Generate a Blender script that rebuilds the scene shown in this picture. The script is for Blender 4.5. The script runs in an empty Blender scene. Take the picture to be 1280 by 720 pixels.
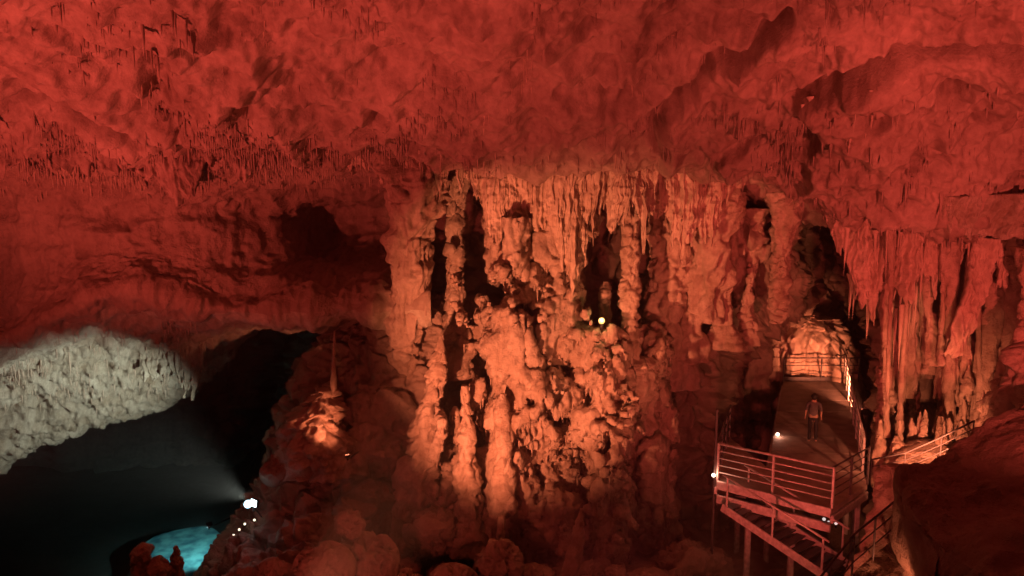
import bpy, bmesh, math, random
import numpy as np
from mathutils import Vector, Matrix

random.seed(7)
RNG = np.random.default_rng(11)
SC = bpy.context.scene
COL = SC.collection
R = math.radians

# ------------------------------------------------------------------ camera, world, exposure
CAM_Z, PITCH, FPX = 10.0, R(-8.0), 1000.0
cam_d = bpy.data.cameras.new('camera'); cam = bpy.data.objects.new('camera', cam_d); COL.objects.link(cam)
cam.location = (0, 0, CAM_Z); cam.rotation_euler = (R(90) + PITCH, 0, 0)
cam_d.sensor_width = 36; cam_d.lens = 36 * FPX / 1280; cam_d.clip_end = 500
SC.camera = cam
world = bpy.data.worlds.new('World'); SC.world = world; world.use_nodes = True
wbg = world.node_tree.nodes['Background']
wbg.inputs[0].default_value = (0.004, 0.001, 0.001, 1); wbg.inputs[1].default_value = 0.3   # a cave: no sky
SC.view_settings.view_transform = 'Standard'; SC.view_settings.look = 'None'
SC.view_settings.exposure = 0.05; SC.view_settings.gamma = 1
SC.cycles.use_denoising = True; SC.cycles.use_adaptive_sampling = True; SC.cycles.adaptive_threshold = 0.03; SC.cycles.volume_bounces = 0
SC.cycles.max_bounces = 4; SC.cycles.diffuse_bounces = 2; SC.cycles.glossy_bounces = 2
SC.cycles.caustics_reflective = False; SC.cycles.caustics_refractive = False
SC.cycles.sample_clamp_indirect = 3.0

# lamp colours and strengths (lamps of the show cave and one added red fill; each stands in a fixture built below)
RED = (1.0, 0.105, 0.075); AMBER = (1.0, 0.25, 0.115); WHITE = (0.93, 1.0, 0.86); WARM = (1.0, 0.62, 0.22); TEAL = (0.35, 0.95, 1.0)
FLOODS = [  # position, aim, colour, watts, cone degrees, blend, label
    ((-14.0, 11.0, 2.2), (-11.5, 19.0, 12.5), RED, 9500, 100, 0.9, 'red floodlight on the cave floor aimed up at the ceiling beside the pit'),
    ((1.5, 11.0, 1.8), (1.0, 17.6, 14.5), RED, 4200, 76, 0.9, 'red floodlight on the cave floor aimed at the ceiling above the great column'),
    ((9.5, 9.5, 5.8), (13.5, 22.0, 11.5), RED, 5400, 92, 0.8, 'red floodlight high on the dark flank aimed at the hanging draperies'),
    ((3.2, 12.5, 1.6), (8.6, 25.0, 4.6), RED, 2300, 62, 0.8, 'red floodlight on the cave floor aimed past the viewing platform'),
    ((-3.5, 10.5, 2.4), (-3.4, 19.5, 0.4), RED, 600, 62, 0.9, 'added red fill floodlight on the cave floor aimed at the boulders'),  # unseen fill lamp, added to brighten the boulders
    ((-4.4, 14.5, 1.2), (0.9, 25.5, 5.3), AMBER, 11500, 55, 0.75, 'amber floodlight on the cave floor aimed at the great column'),
    ((5.2, 14.5, 1.0), (3.2, 25.5, 5.2), AMBER, 2200, 34, 0.9, 'second amber floodlight, nearer the staircase, aimed at the right flank of the great column'),
]

# ------------------------------------------------------------------ helpers: pixels to places
CP, SP = math.cos(PITCH), math.sin(PITCH)
def ray(px, py):
    a, b = (px - 640) / FPX, (360 - py) / FPX
    return (a, CP - b * SP, SP + b * CP)
def P(px, py, Y):
    d = ray(px, py); t = Y / d[1]
    return np.array((d[0] * t, Y, CAM_Z + d[2] * t))
def PZ(px, py, z):
    d = ray(px, py); t = (z - CAM_Z) / d[2]
    return np.array((d[0] * t, d[1] * t, z))
def pix(V):
    x, y, z = V[..., 0], V[..., 1], V[..., 2] - CAM_Z
    dep = np.maximum(y * CP + z * SP, 0.05); up = -y * SP + z * CP
    return 640 + FPX * x / dep, 360 - FPX * up / dep
def px_m(Y): return Y * 1.02 / FPX         # metres per photograph pixel at distance Y

# ------------------------------------------------------------------ noise
def _h(ix, iy, iz, s=0):
    h = (ix.astype(np.uint32) * np.uint32(374761393)) ^ (iy.astype(np.uint32) * np.uint32(668265263)) ^ (iz.astype(np.uint32) * np.uint32(2246822519))
    h = h + np.uint32((s * 3266489917 + 101) & 0xffffffff)
    h ^= h >> np.uint32(15); h *= np.uint32(2246822519); h ^= h >> np.uint32(13); h *= np.uint32(3266489917); h ^= h >> np.uint32(16)
    return h
def vnoise(p, s=0):
    p = np.asarray(p, np.float32); i = np.floor(p); f = p - i
    i = i.astype(np.int32); u = f * f * f * (f * (f * 6 - 15) + 10)
    out = 0
    for dx in (0, 1):
        wx = u[..., 0] if dx else 1 - u[..., 0]
        for dy in (0, 1):
            wy = wx * (u[..., 1] if dy else 1 - u[..., 1])
            for dz in (0, 1):
                w = wy * (u[..., 2] if dz else 1 - u[..., 2])
                out = out + w * ((_h(i[..., 0] + dx, i[..., 1] + dy, i[..., 2] + dz, s) & np.uint32(0xffff)).astype(np.float32) * (2 / 65535.0) - 1)
    return out
def fbm(p, octv=4, gain=0.5, s=0, sc=(1, 1, 1)):
    p = np.asarray(p, np.float32) * np.asarray(sc, np.float32); a, out = 1.0, 0
    for o in range(octv):
        out = out + a * vnoise(p * (2.03 ** o) + 17.3 * o, s + o); a *= gain
    return out
def ridged(p, octv=3, gain=0.5, s=0, sc=(1, 1, 1)):
    p = np.asarray(p, np.float32) * np.asarray(sc, np.float32); a, out = 1.0, 0
    for o in range(octv):
        out = out + a * (1 - 2 * np.abs(vnoise(p * (2.03 ** o) + 9.1 * o, s + o))); a *= gain
    return out
def worley(p, s=0):
    p = np.asarray(p, np.float32); i = np.floor(p).astype(np.int32); f = p - i
    f1 = np.full(p.shape[:-1], 9, np.float32); f2 = f1.copy()
    for dx in (-1, 0, 1):
        for dy in (-1, 0, 1):
            for dz in (-1, 0, 1):
                h = _h(i[..., 0] + dx, i[..., 1] + dy, i[..., 2] + dz, s)
                d = (dx + (h & np.uint32(1023)).astype(np.float32) / 1023 - f[..., 0]) ** 2
                d += (dy + ((h >> np.uint32(10)) & np.uint32(1023)).astype(np.float32) / 1023 - f[..., 1]) ** 2
                d += (dz + ((h >> np.uint32(20)) & np.uint32(1023)).astype(np.float32) / 1023 - f[..., 2]) ** 2
                f2 = np.minimum(f2, np.maximum(f1, d)); f1 = np.minimum(f1, d)
    return np.sqrt(f1), np.sqrt(f2)
def sstep(a, b, x):
    t = np.clip((x - a) / (b - a), 0, 1); return t * t * (3 - 2 * t)

# ------------------------------------------------------------------ mesh makers
def mesh_np(name, V, F):
    V = np.ascontiguousarray(V, np.float32).reshape(-1, 3); F = np.ascontiguousarray(F, np.int32); k = F.shape[1]
    me = bpy.data.meshes.new(name)
    me.vertices.add(len(V)); me.vertices.foreach_set('co', V.ravel())
    me.loops.add(F.size); me.loops.foreach_set('vertex_index', F.ravel())
    me.polygons.add(len(F)); me.polygons.foreach_set('loop_start', np.arange(len(F), dtype=np.int32) * k)
    me.polygons.foreach_set('use_smooth', np.ones(len(F), bool))
    me.update(calc_edges=True); me.validate()
    return me
def link(name, me, mat, parent=None, loc=None):
    o = bpy.data.objects.new(name, me); COL.objects.link(o)
    if mat is not None and me is not None and not me.materials: me.materials.append(mat)
    if parent is not None: o.parent = parent
    if loc is not None: o.location = loc
    return o
def tag(o, label=None, cat=None, group=None, kind=None):
    if label: o['label'] = label
    if cat: o['category'] = cat
    if group: o['group'] = group
    if kind: o['kind'] = kind
    return o
def empty(name, loc):
    o = bpy.data.objects.new(name, None); o.empty_display_size = 0.2; COL.objects.link(o); o.location = loc
    return o
def grid_faces(nu, nv, wrap=False):
    u = np.arange(nu if wrap else nu - 1); v = np.arange(nv - 1)
    U, W = np.meshgrid(u, v, indexing='ij'); U1 = (U + 1) % nu
    return np.stack([U * nv + W, U1 * nv + W, U1 * nv + W + 1, U * nv + W + 1], -1).reshape(-1, 4)
def cr_weights(n, m):
    """Catmull-Rom matrix m x n"""
    t = np.linspace(0, n - 1, m); i = np.minimum(np.floor(t).astype(int), n - 2); f = t - i
    W = np.zeros((m, n))
    c = [-.5 * f + f * f - .5 * f ** 3, 1 - 2.5 * f * f + 1.5 * f ** 3, .5 * f + 2 * f * f - 1.5 * f ** 3, -.5 * f * f + .5 * f ** 3]
    for k in range(4):
        np.add.at(W, (np.arange(m), np.clip(i + k - 1, 0, n - 1)), c[k])
    return W
def grid_normals(G):
    N = np.cross(np.gradient(G, axis=0), np.gradient(G, axis=1))
    return N / (np.linalg.norm(N, axis=-1, keepdims=True) + 1e-9)
def sheet(name, net, nu, nv, disp, mat, toward=(0, 0, 10), kind='structure'):
    """net[col][row] of control points -> smooth sheet, displaced along the normal that faces `toward`."""
    net = np.array(net, float)
    G = np.einsum('ai,ijk,bj->abk', cr_weights(net.shape[0], nu), net, cr_weights(net.shape[1], nv))
    N = grid_normals(G)
    s = np.sign(np.einsum('abk,abk->ab', N, np.array(toward) - G)).mean()
    flip = s < 0
    if flip: N = -N
    D = disp(G, N)
    V = G + (N * D[..., None] if D.ndim == 2 else D)
    F = grid_faces(nu, nv)
    if flip: F = F[:, ::-1]
    o = link(name, mesh_np(name, V, F), mat)
    if kind: o['kind'] = kind
    return o, V
def surface_nets(Fv, org, h):
    ins = Fv < 0
    c = np.zeros([n - 1 for n in Fv.shape], np.uint8)
    corners = [(a, b, d) for a in (0, 1) for b in (0, 1) for d in (0, 1)]
    nx, ny, nz = Fv.shape
    sl = lambda a, n: slice(a, n - 1 + a)
    for a, b, d in corners: c += ins[sl(a, nx), sl(b, ny), sl(d, nz)]
    act = (c > 0) & (c < 8)
    I = np.argwhere(act); idx = np.full(act.shape, -1, np.int32); idx[act] = np.arange(len(I))
    vals = np.stack([Fv[I[:, 0] + a, I[:, 1] + b, I[:, 2] + d] for a, b, d in corners], 1)
    acc = np.zeros((len(I), 3)); cnt = np.zeros(len(I))
    ca = np.array(corners, float)
    for i in range(8):
        for j in range(i + 1, 8):
            if np.abs(ca[i] - ca[j]).sum() != 1: continue
            m = (vals[:, i] < 0) != (vals[:, j] < 0)
            t = np.where(m, vals[:, i] / (vals[:, i] - vals[:, j] + 1e-12), 0)
            acc += m[:, None] * (ca[i] + t[:, None] * (ca[j] - ca[i])); cnt += m
    V = (I + acc / np.maximum(cnt, 1)[:, None]) * h + np.array(org)
    Q = []
    for ax in range(3):
        A = np.moveaxis(ins, ax, 0); X = np.moveaxis(idx, ax, 0)
        ch = A[:-1, 1:-1, 1:-1] != A[1:, 1:-1, 1:-1]
        e = np.argwhere(ch); i0, j, k = e[:, 0], e[:, 1], e[:, 2]
        q = np.stack([X[i0, j, k], X[i0, j + 1, k], X[i0, j + 1, k + 1], X[i0, j, k + 1]], 1)
        fl = A[i0, j + 1, k + 1]
        if ax == 1: fl = ~fl
        q[~fl] = q[~fl][:, ::-1]
        Q.append(q)
    return V, np.concatenate(Q)
def lathe(name, axis, rad, nth, nz, mat, bump=0.1, cell=0.6, flute=0.0, rings=0.0, ring_h=0.35, squash=1.0, seed=0, cap=True, parent=None, knob=0.0):
    """closed rock body swept along axis points (bottom to top) with radius; noise in real metres."""
    axis = np.array(axis, float); rad = np.array(rad, float)
    W = cr_weights(len(axis), nz); A = W @ axis; r = np.maximum(W @ rad, 0.004)
    th = np.linspace(0, 2 * np.pi, nth, endpoint=False)
    C = np.stack([np.cos(th), np.sin(th) * squash, 0 * th], -1)
    V = A[None] + C[:, None] * r[None, :, None]
    S = V + seed * 13.7
    d = bump * fbm(S / cell, 4, 0.55, seed)
    if flute: d = d + flute * fbm(S, 3, 0.55, seed + 3, (2.6, 2.6, 0.22))
    if knob:
        f1, f2 = worley(S * np.array((1, 1, 1.25)) / cell, seed + 5); d = d + knob * .5 * (0.5 - f1) - knob * (1 - sstep(0, .15, f2 - f1)) * sstep(-.4, .3, vnoise(S * 1.3, seed + 6)) + knob * .45 * ridged(S, 3, .55, seed + 7, (1.3, 1.3, 1.0))
    if rings:
        zz = S[..., 2] / ring_h + 0.8 * fbm(S * 0.9, 3, .5, seed + 8); fr = zz - np.floor(zz); d = d + rings * (np.sqrt(np.maximum(0, 1 - (2 * fr - 1) ** 2)) - .7) * (.45 + .55 * vnoise(S * 1.6, seed + 9))
    d = d * np.minimum(1, r / (bump * 2.2 + flute + 1e-6))[None]
    V = V + (C / np.array((1, max(squash, .3), 1)))[:, None] * d[..., None]
    F = grid_faces(nth, nz, True)
    V = V.reshape(-1, 3); F4 = [F]
    if cap:
        n = len(V); V = np.concatenate([V, A[:1], A[-1:]])
        i = np.arange(nth) * nz; j = np.roll(i, -1)
        F4.append(np.stack([j, i, np.full(nth, n), np.full(nth, n)], 1)); F4.append(np.stack([i + nz - 1, j + nz - 1, np.full(nth, n + 1), np.full(nth, n + 1)], 1))
    quads = F4[0]; me = mesh_from_mixed(name, V, quads, [f[:, :3] for f in F4[1:]])
    return link(name, me, mat, parent)
def mesh_from_mixed(name, V, quads, tris):
    T = np.concatenate([quads[:, [0, 1, 2]], quads[:, [0, 2, 3]]] + list(tris))
    return mesh_np(name, V, T)

# ------------------------------------------------------------------ materials
def nt(name):
    m = bpy.data.materials.new(name); m.use_nodes = True
    return m, m.node_tree, m.node_tree.nodes['Principled BSDF']
def rock(name, c1, c2, c3=None, scale=1.0, bump=0.6, streak=0.5, rough=0.62, spec=0.35):
    m, t, b = nt(name); N = t.nodes; L = t.links
    g = N.new('ShaderNodeNewGeometry')
    mp = N.new('ShaderNodeMapping'); mp.inputs['Scale'].default_value = (1, 1, 0.16); L.new(g.outputs['Position'], mp.inputs[0])
    def noise(src, sc, det, rg=0.6):
        n = N.new('ShaderNodeTexNoise'); n.inputs['Scale'].default_value = sc; n.inputs['Detail'].default_value = det; n.inputs['Roughness'].default_value = rg
        L.new(src, n.inputs['Vector']); return n
    n1 = noise(g.outputs['Position'], 0.55 * scale, 6); n2 = noise(mp.outputs[0], 2.2 * scale, 5); n3 = noise(g.outputs['Position'], 5.0 * scale, 6, .7); n5 = noise(g.outputs['Position'], 2.6 * scale, 5, .6); n5.noise_type = 'RIDGED_MULTIFRACTAL'; n5.normalize = True; n4 = noise(g.outputs['Position'], 16 * scale, 4, .65)
    def mixf(a, bb, f):
        x = N.new('ShaderNodeMix'); x.data_type = 'FLOAT'; x.inputs[0].default_value = f; L.new(a, x.inputs[2]); L.new(bb, x.inputs[3]); return x.outputs[0]
    f = mixf(mixf(n1.outputs[0], n2.outputs[0], streak * .7), n3.outputs[0], 0.35)
    cr = N.new('ShaderNodeValToRGB'); L.new(f, cr.inputs[0])
    e = cr.color_ramp.elements; e[0].position = .36; e[0].color = (*c2, 1); e[1].position = .60; e[1].color = (*c1, 1)
    if c3: x = e.new(.72); x.color = (*c3, 1)
    L.new(cr.outputs[0], b.inputs['Base Color'])
    rr = N.new('ShaderNodeMapRange'); L.new(n3.outputs[0], rr.inputs[0]); rr.inputs[1].default_value = .3; rr.inputs[2].default_value = .7; rr.inputs[3].default_value = rough - .18; rr.inputs[4].default_value = rough + .16
    L.new(rr.outputs[0], b.inputs['Roughness']); b.inputs['Specular IOR Level'].default_value = spec
    h = mixf(mixf(mixf(n3.outputs[0], n5.outputs[0], .35), n2.outputs[0], streak * .6), n4.outputs[0], .30)
    bp = N.new('ShaderNodeBump'); bp.inputs['Strength'].default_value = bump; bp.inputs['Distance'].default_value = 0.22; L.new(h, bp.inputs['Height']); L.new(bp.outputs[0], b.inputs['Normal'])
    return m
M = {}
M['ceil'] = rock('ceiling_limestone', (.50, .40, .33), (.20, .13, .10), (.60, .50, .42), .9, .45, .35)
M['wall'] = rock('wall_limestone', (.48, .38, .30), (.26, .18, .14), (.58, .48, .38), 1.0, .8, .55)
M['cal'] = rock('calcite', (.62, .50, .40), (.28, .18, .12), (.74, .64, .54), 1.2, .95, .75, .5)
M['flow'] = rock('flowstone', (.66, .55, .44), (.42, .30, .22), (.74, .66, .56), 1.4, .6, .9, .5)
M['pale'] = rock('pale_flowstone', (.66, .61, .50), (.30, .22, .14), (.76, .73, .64), 1.5, .9, .4, .55)
M['floor'] = rock('floor_rubble', (.36, .28, .22), (.20, .14, .11), (.45, .36, .28), 1.3, .9, .1)
M['mud'] = rock('damp_clay', (.15, .12, .10), (.08, .065, .055), None, .8, .3, .1, .45)
def flat(name, col, rough=.5, metal=0.0, sc=9, var=.25, emit=None, es=0):
    m, t, b = nt(name); N = t.nodes; L = t.links
    g = N.new('ShaderNodeNewGeometry'); n = N.new('ShaderNodeTexNoise'); n.inputs['Scale'].default_value = sc; n.inputs['Detail'].default_value = 5; L.new(g.outputs['Position'], n.inputs['Vector'])
    cr = N.new('ShaderNodeValToRGB'); L.new(n.outputs[0], cr.inputs[0]); e = cr.color_ramp.elements
    e[0].position = .3; e[0].color = (*[c * (1 - var) for c in col], 1); e[1].position = .7; e[1].color = (*[min(1, c * (1 + var)) for c in col], 1)
    L.new(cr.outputs[0], b.inputs['Base Color']); b.inputs['Roughness'].default_value = rough; b.inputs['Metallic'].default_value = metal
    if emit: b.inputs['Emission Color'].default_value = (*emit, 1); b.inputs['Emission Strength'].default_value = es
    return m
M['steel'] = flat('galvanised_steel', (.62, .60, .58), .5, .3)
M['dark'] = flat('dark_painted_steel', (.10, .09, .09), .5, .3)
M['deck'] = flat('deck_concrete', (.42, .36, .32), .7, 0, 2.5, .25)
M['black'] = flat('lamp_housing', (.03, .03, .03), .5)
M['skin'] = flat('skin', (.45, .28, .20), .6); M['hair'] = flat('hair', (.02, .015, .012), .6)
M['shirt'] = flat('shirt_cloth', (.10, .085, .09), .85); M['trousers'] = flat('trouser_cloth', (.025, .022, .025), .9)
M['glow_white'] = flat('lamp_white', (.8, .8, .8), .3, emit=(.70, .95, 1.0), es=16)
M['glow_warm'] = flat('lamp_warm', (.8, .8, .8), .3, emit=(1, .55, .10), es=1.6)
M['glow_pink'] = flat('lamp_pink', (.8, .8, .8), .3, emit=(1, .68, .5), es=6)
M['glow_red'] = flat('lamp_red', (.8, .8, .8), .3, emit=RED, es=20)
M['glow_amber'] = flat('lamp_amber', (.8, .8, .8), .3, emit=AMBER, es=20)

# ------------------------------------------------------------------ relief functions
def poly_dist(px, py, pts):
    best = np.full(px.shape, 1e9)
    for (x0, y0), (x1, y1) in zip(pts[:-1], pts[1:]):
        dx, dy = x1 - x0, y1 - y0; t = np.clip(((px - x0) * dx + (py - y0) * dy) / (dx * dx + dy * dy), 0, 1)
        best = np.minimum(best, np.hypot(px - x0 - t * dx, py - y0 - t * dy))
    return best
def base_relief(G, amp=1.0, s=0, pits=0.0, streak=0.0):
    d = .55 * fbm(G * .22, 3, .5, s) + .30 * ridged(G * .55, 3, .5, s + 4) + .16 * fbm(G * 1.5, 4, .55, s + 9) + .045 * fbm(G * 6, 2, .6, s + 15)
    if pits:
        f1, f2 = worley(G * np.array((.75, .75, .6)) + .6 * fbm(G * .9, 2, .5, s + 7)[..., None], s + 2)
        d = d - pits * sstep(.42, .05, f1) * sstep(-.1, .5, fbm(G * .3, 2, .5, s + 20))
    if streak: d = d + streak * fbm(G, 3, .6, s + 11, (2.4, 2.4, .25))
    return amp * d

# ------------------------------------------------------------------ setting: ceiling
cols = [-900, -400, -120, 40, 200, 340, 480, 620, 760, 880, 990, 1090, 1190, 1290, 1450, 1700, 2100]
net = []
for c in cols:
    w = float(sstep(900, 1080, c)); l = float(sstep(420, 150, c))
    wx = (c - 640) / 1000 * 18
    e = 199 + 82 * w - 6 * l
    net.append([(wx * .8, -9, 2), (wx * .9, -8, 13), (wx, 0, 18), (wx, 8, 18), P(c, -150, 13.5), P(c, -20, 17.5 - w), P(c, 62 + 10 * w, 19.6 - 1.2 * w),
                P(c, 130 + 20 * w, 21.8 - 1.6 * w), P(c, 176 + 45 * w, 23.3 - 2.0 * w), P(c, e - 4, 24.0 - 1.6 * w), P(c, e + 2, 25.2 - 1.2 * w), P(c, e - 8, 29), P(c, e - 14, 34)])
CRACKS = [([(-90, 112), (0, 131), (60, 137), (135, 154), (170, 168)], 6, .8, .12), ([(815, 165), (835, 138), (885, 95), (930, 76), (985, 40)], 7, .85, .15), ([(985, 128), (1010, 120), (1090, 97), (1150, 78), (1245, 60), (1330, 20)], 7, .85, .15),
          ([(1085, 282), (1120, 290), (1150, 297), (1215, 302)], 6, .8, .3), ([(405, 208), (470, 208)], 7, 1.2, 0)]
def ceil_disp(G, N):
    d = base_relief(G, .8, 1, .6, .12)
    f1, f2 = worley(G * .42 + .5 * fbm(G * .5, 2, .5, 35)[..., None], 36); d = d + .5 * (.5 - f1)
    px, py = pix(G); j = 7 * fbm(G * .8, 3, .5, 33)
    for pts, wd, dep, lip in CRACKS:
        dd = poly_dist(px + j, py + j * .7, pts); d = d - dep * np.exp(-(dd / wd) ** 2)
        xs = [p[0] for p in pts]; below = sstep(0, 9, py + j * .7 - np.interp(px + j, xs, [p[1] for p in pts])) * sstep(xs[0] - 25, xs[0] + 15, px + j) * sstep(xs[-1] + 25, xs[-1] - 15, px + j)
        d = d + lip * below * np.exp(-np.maximum(dd - 9, 0) / 45)
    for hx, hy, rx, ry, a in ((182, 78, 20, 34, .8), (1000, 185, 20, 34, .9), (300, 30, 24, 16, .4), (665, 110, 26, 40, .6), (800, 120, 40, 20, .6), (455, 143, 7, 5, .6), (545, 95, 60, 22, .35), (1190, 120, 30, 30, .5), (925, 178, 24, 10, .6), (330, 130, 40, 14, .35), (120, 100, 25, 14, .4)):
        d = d - a * np.exp(-(((px - hx + 2.5 * j) / rx) ** 2 + ((py - hy + 2.5 * j) / ry) ** 2))
    return d
ceiling, CEIL = sheet('cave_ceiling', net, 760, 460, ceil_disp, M['ceil'], (0, 12, 0))

# hanging wall left of the column, with the pale overhang below its lip
cols = [-700, -350, -120, 0, 65, 130, 200, 260, 330, 400, 470, 540]
lipy = np.interp(cols, [-700, -350, 0, 65, 130, 200, 260, 330, 400, 540], [580, 512, 432, 400, 368, 374, 390, 394, 394, 392])
lowy = np.interp(cols, [-700, -60, 0, 65, 100, 200, 250, 290, 330, 540], [690, 625, 582, 545, 530, 500, 478, 408, 396, 392])
net = []
for c, l, b in zip(cols, lipy, lowy):
    q = float(sstep(120, 420, c)); q2 = float(sstep(300, 400, c))
    net.append([P(c, 168, 24.6), P(c, 195, 24.6 + .3 * q), P(c, 215, 25.3 + q), P(c, 262, 25.9 + 1.8 * q + 2.6 * q2), P(c, (262 + l) / 2, 25.8 + 1.4 * q + 2.2 * q2), P(c, l - 26, 25.4 + q), P(c, l, 25.0 + q),
                P(c, l * .72 + b * .28, 27.2 + q), P(c, l * .3 + b * .7, 29.5 + q), P(c, b, 31 + q), P(c, b - 12, 33 + q), P(c, b - 60, 40)])
def lw_disp(G, N):
    px, py = pix(G)
    d = base_relief(G, .62, 40, .25, .10)
    k = sstep(25.9, 27.5, G[..., 1]) * sstep(380, 420, py) * sstep(330, 240, px)
    f1, f2 = worley(G * 1.7, 44)
    return d * (1 - .45 * k) + k * (.12 * fbm(G * 2.2, 4, .6, 46) + .14 * ridged(G, 4, .6, 47, (2.2, 2.2, .7)))
lw, LW = sheet('cave_wall', net, 420, 330, lw_disp, M['wall'], (-6, 12, 2))
# paler calcite below the lip
lw.data.materials.append(M['pale'])
px_, py_ = pix(LW); lip_i = np.interp(px_, cols, lipy); sel = (py_ > lip_i - 4 + 8 * vnoise(LW * 1.3, 3)) & (LW[..., 1] > 25.4)
mi = sel[:-1, :-1].reshape(-1).astype(np.int32); lw.data.polygons.foreach_set('material_index', mi); lw.data.update()

# back wall behind the column and away to the right
cols = [-800, -300, 100, 300, 420, 520, 640, 760, 830, 880, 930, 975, 992, 1015, 1060, 1095, 1112, 1150, 1210, 1290, 1400, 1700]
YS = np.interp(cols, [-800, 300, 420, 520, 640, 760, 830, 880, 930, 975, 992, 1015, 1060, 1095, 1112, 1150, 1210, 1290, 1400, 1700],
               [50, 48, 36, 31, 31, 30.5, 29, 28.2, 28, 28.4, 33, 38, 40, 38, 29.5, 27.6, 26.8, 25.6, 23, 19])
net = []
for c, y in zip(cols, YS):
    k = float(sstep(790, 860, c) * sstep(1000, 960, c)); q = float(sstep(900, 960, c) * sstep(1000, 980, c))
    net.append([P(c, 120, y), P(c, 205, y), P(c, 260, y), P(c, 330, y - .5 * k), P(c, 392, y + .2 * k + 5 * q), P(c, 450, y + 1.2 * k + 9 * q), P(c, 530, y + 2 * k + 9 * q), P(c, 600, y + 1.5 * k + 6 * q), P(c, 680, y), P(c, 800, y - 1)])
def bw_disp(G, N):
    f1, f2 = worley(G * np.array((.8, .8, .9)), 61)
    return base_relief(G, .9, 60, .3, .25) + .15 * (.5 - f1) - .35 * (1 - sstep(0, .16, f2 - f1)) + .3 * ridged(G, 4, .55, 66, (.6, .6, .45))
bw, BW = sheet('cave_wall', net, 620, 330, bw_disp, M['wall'], (0, 5, 8))

# wall of the gallery behind the viewpoint (closes the cave)
net = [[(x, y, z) for z in (-4, 4, 12, 20)] for x, y in ((-34, 50), (-36, 20), (-30, 0), (-16, -9), (0, -11), (16, -9), (28, 0), (33, 20), (30, 45))]
sheet('cave_wall', net, 160, 60, lambda G, N: base_relief(G, 1.3, 70, 0, .1), M['wall'], (0, 15, 8))

# floor
gx = np.concatenate([np.linspace(-36, -14, 60), np.linspace(-13.9, 14, 330), np.linspace(14.1, 34, 60)]); gy = np.concatenate([np.linspace(-12, 12, 70), np.linspace(12.1, 26, 260), np.linspace(26.1, 52, 100)])
X, Yg = np.meshgrid(gx, gy, indexing='ij')
Z = np.interp(Yg, [-12, 1.0, 3, 6, 10, 14, 19, 24, 30, 52], [8.4, 8.3, 6.8, 3.2, 1.0, .2, -1.0, -2.6, -3.2, -4])
pit = sstep(-6.5, -11.5, X + .28 * (Yg - 24)) * sstep(15, 25, Yg)
Z = Z * (1 - pit) + -8.2 * pit
G = np.stack([X, Yg, Z], -1); calm = 1 - .92 * pit
G[..., 2] += calm * (base_relief(G, .5, 80) + .5 * np.maximum(0, .6 - worley(G * np.array((.7, .7, .7)), 81)[0]) * sstep(8, 13, Yg)) * sstep(1, 6, np.hypot(X, Yg))
floor = link('cave_floor', mesh_np('cave_floor', G, grid_faces(len(gx), len(gy))), M['floor']); floor['kind'] = 'structure'
FLOOR = G
floor.data.materials.append(M['mud']); floor.data.polygons.foreach_set('material_index', (pit[:-1, :-1] > .6).reshape(-1).astype(np.int32))
def floor_z(x, y):
    i = np.abs(gx - x).argmin(); j = np.abs(gy - y).argmin(); return float(FLOOR[i, j, 2])

# slope of rock falling into the pit, left of the column
rows = [370, 400, 440, 500, 560, 615, 665, 720, 800]; edge = [436, 424, 406, 384, 360, 338, 306, 268, 222]; y0 = [29, 28.2, 27.6, 26.6, 25.6, 24.8, 23.5, 22, 20]
net = [[] for _ in range(7)]
for r, e, y in zip(rows, edge, y0):
    for k, (dx, dy) in enumerate(((40, 10), (-2, 3.2), (8, 1.0), (50, .1), (105, -.3), (170, .8), (250, 2.5))): net[k].append(P(e + dx, r + (-10 if k == 0 else 0), y + dy))
def sl_disp(G, N):
    f1, f2 = worley(G * .9, 91); return base_relief(G, .8, 90, .2, .15) + .10 * (.5 - f1) - .2 * (1 - sstep(0, .16, f2 - f1)) + .22 * ridged(G, 4, .55, 96, (.7, .7, .6))
slope, SLOPE = sheet('rock_slope', net, 230, 330, sl_disp, M['wall'], (2, 8, 6))

# dark flank in the right foreground
rows = [(1330, 470, 19), (1280, 505, 17.5), (1225, 540, 16.5), (1165, 575, 15.8), (1125, 600, 15.2), (1128, 640, 14.2), (1150, 690, 13.0), (1140, 760, 11.5), (1120, 860, 10)]
net = [[], [], [], [], [], []]
for px, py, y in rows:
    for k, (dx, dy, dY) in enumerate(((10, 150, 2.6), (4, 6, 1.0), (12, 8, .1), (80, 60, -2.0), (190, 130, -5.0), (420, 240, -8.0))): net[k].append(P(px + dx, py + dy, y + dY))
flank, FLANK = sheet('rock_flank', net, 200, 200, lambda G, N: base_relief(G, .42, 100, 0, .03), M['floor'], (4, 4, 12))

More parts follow.
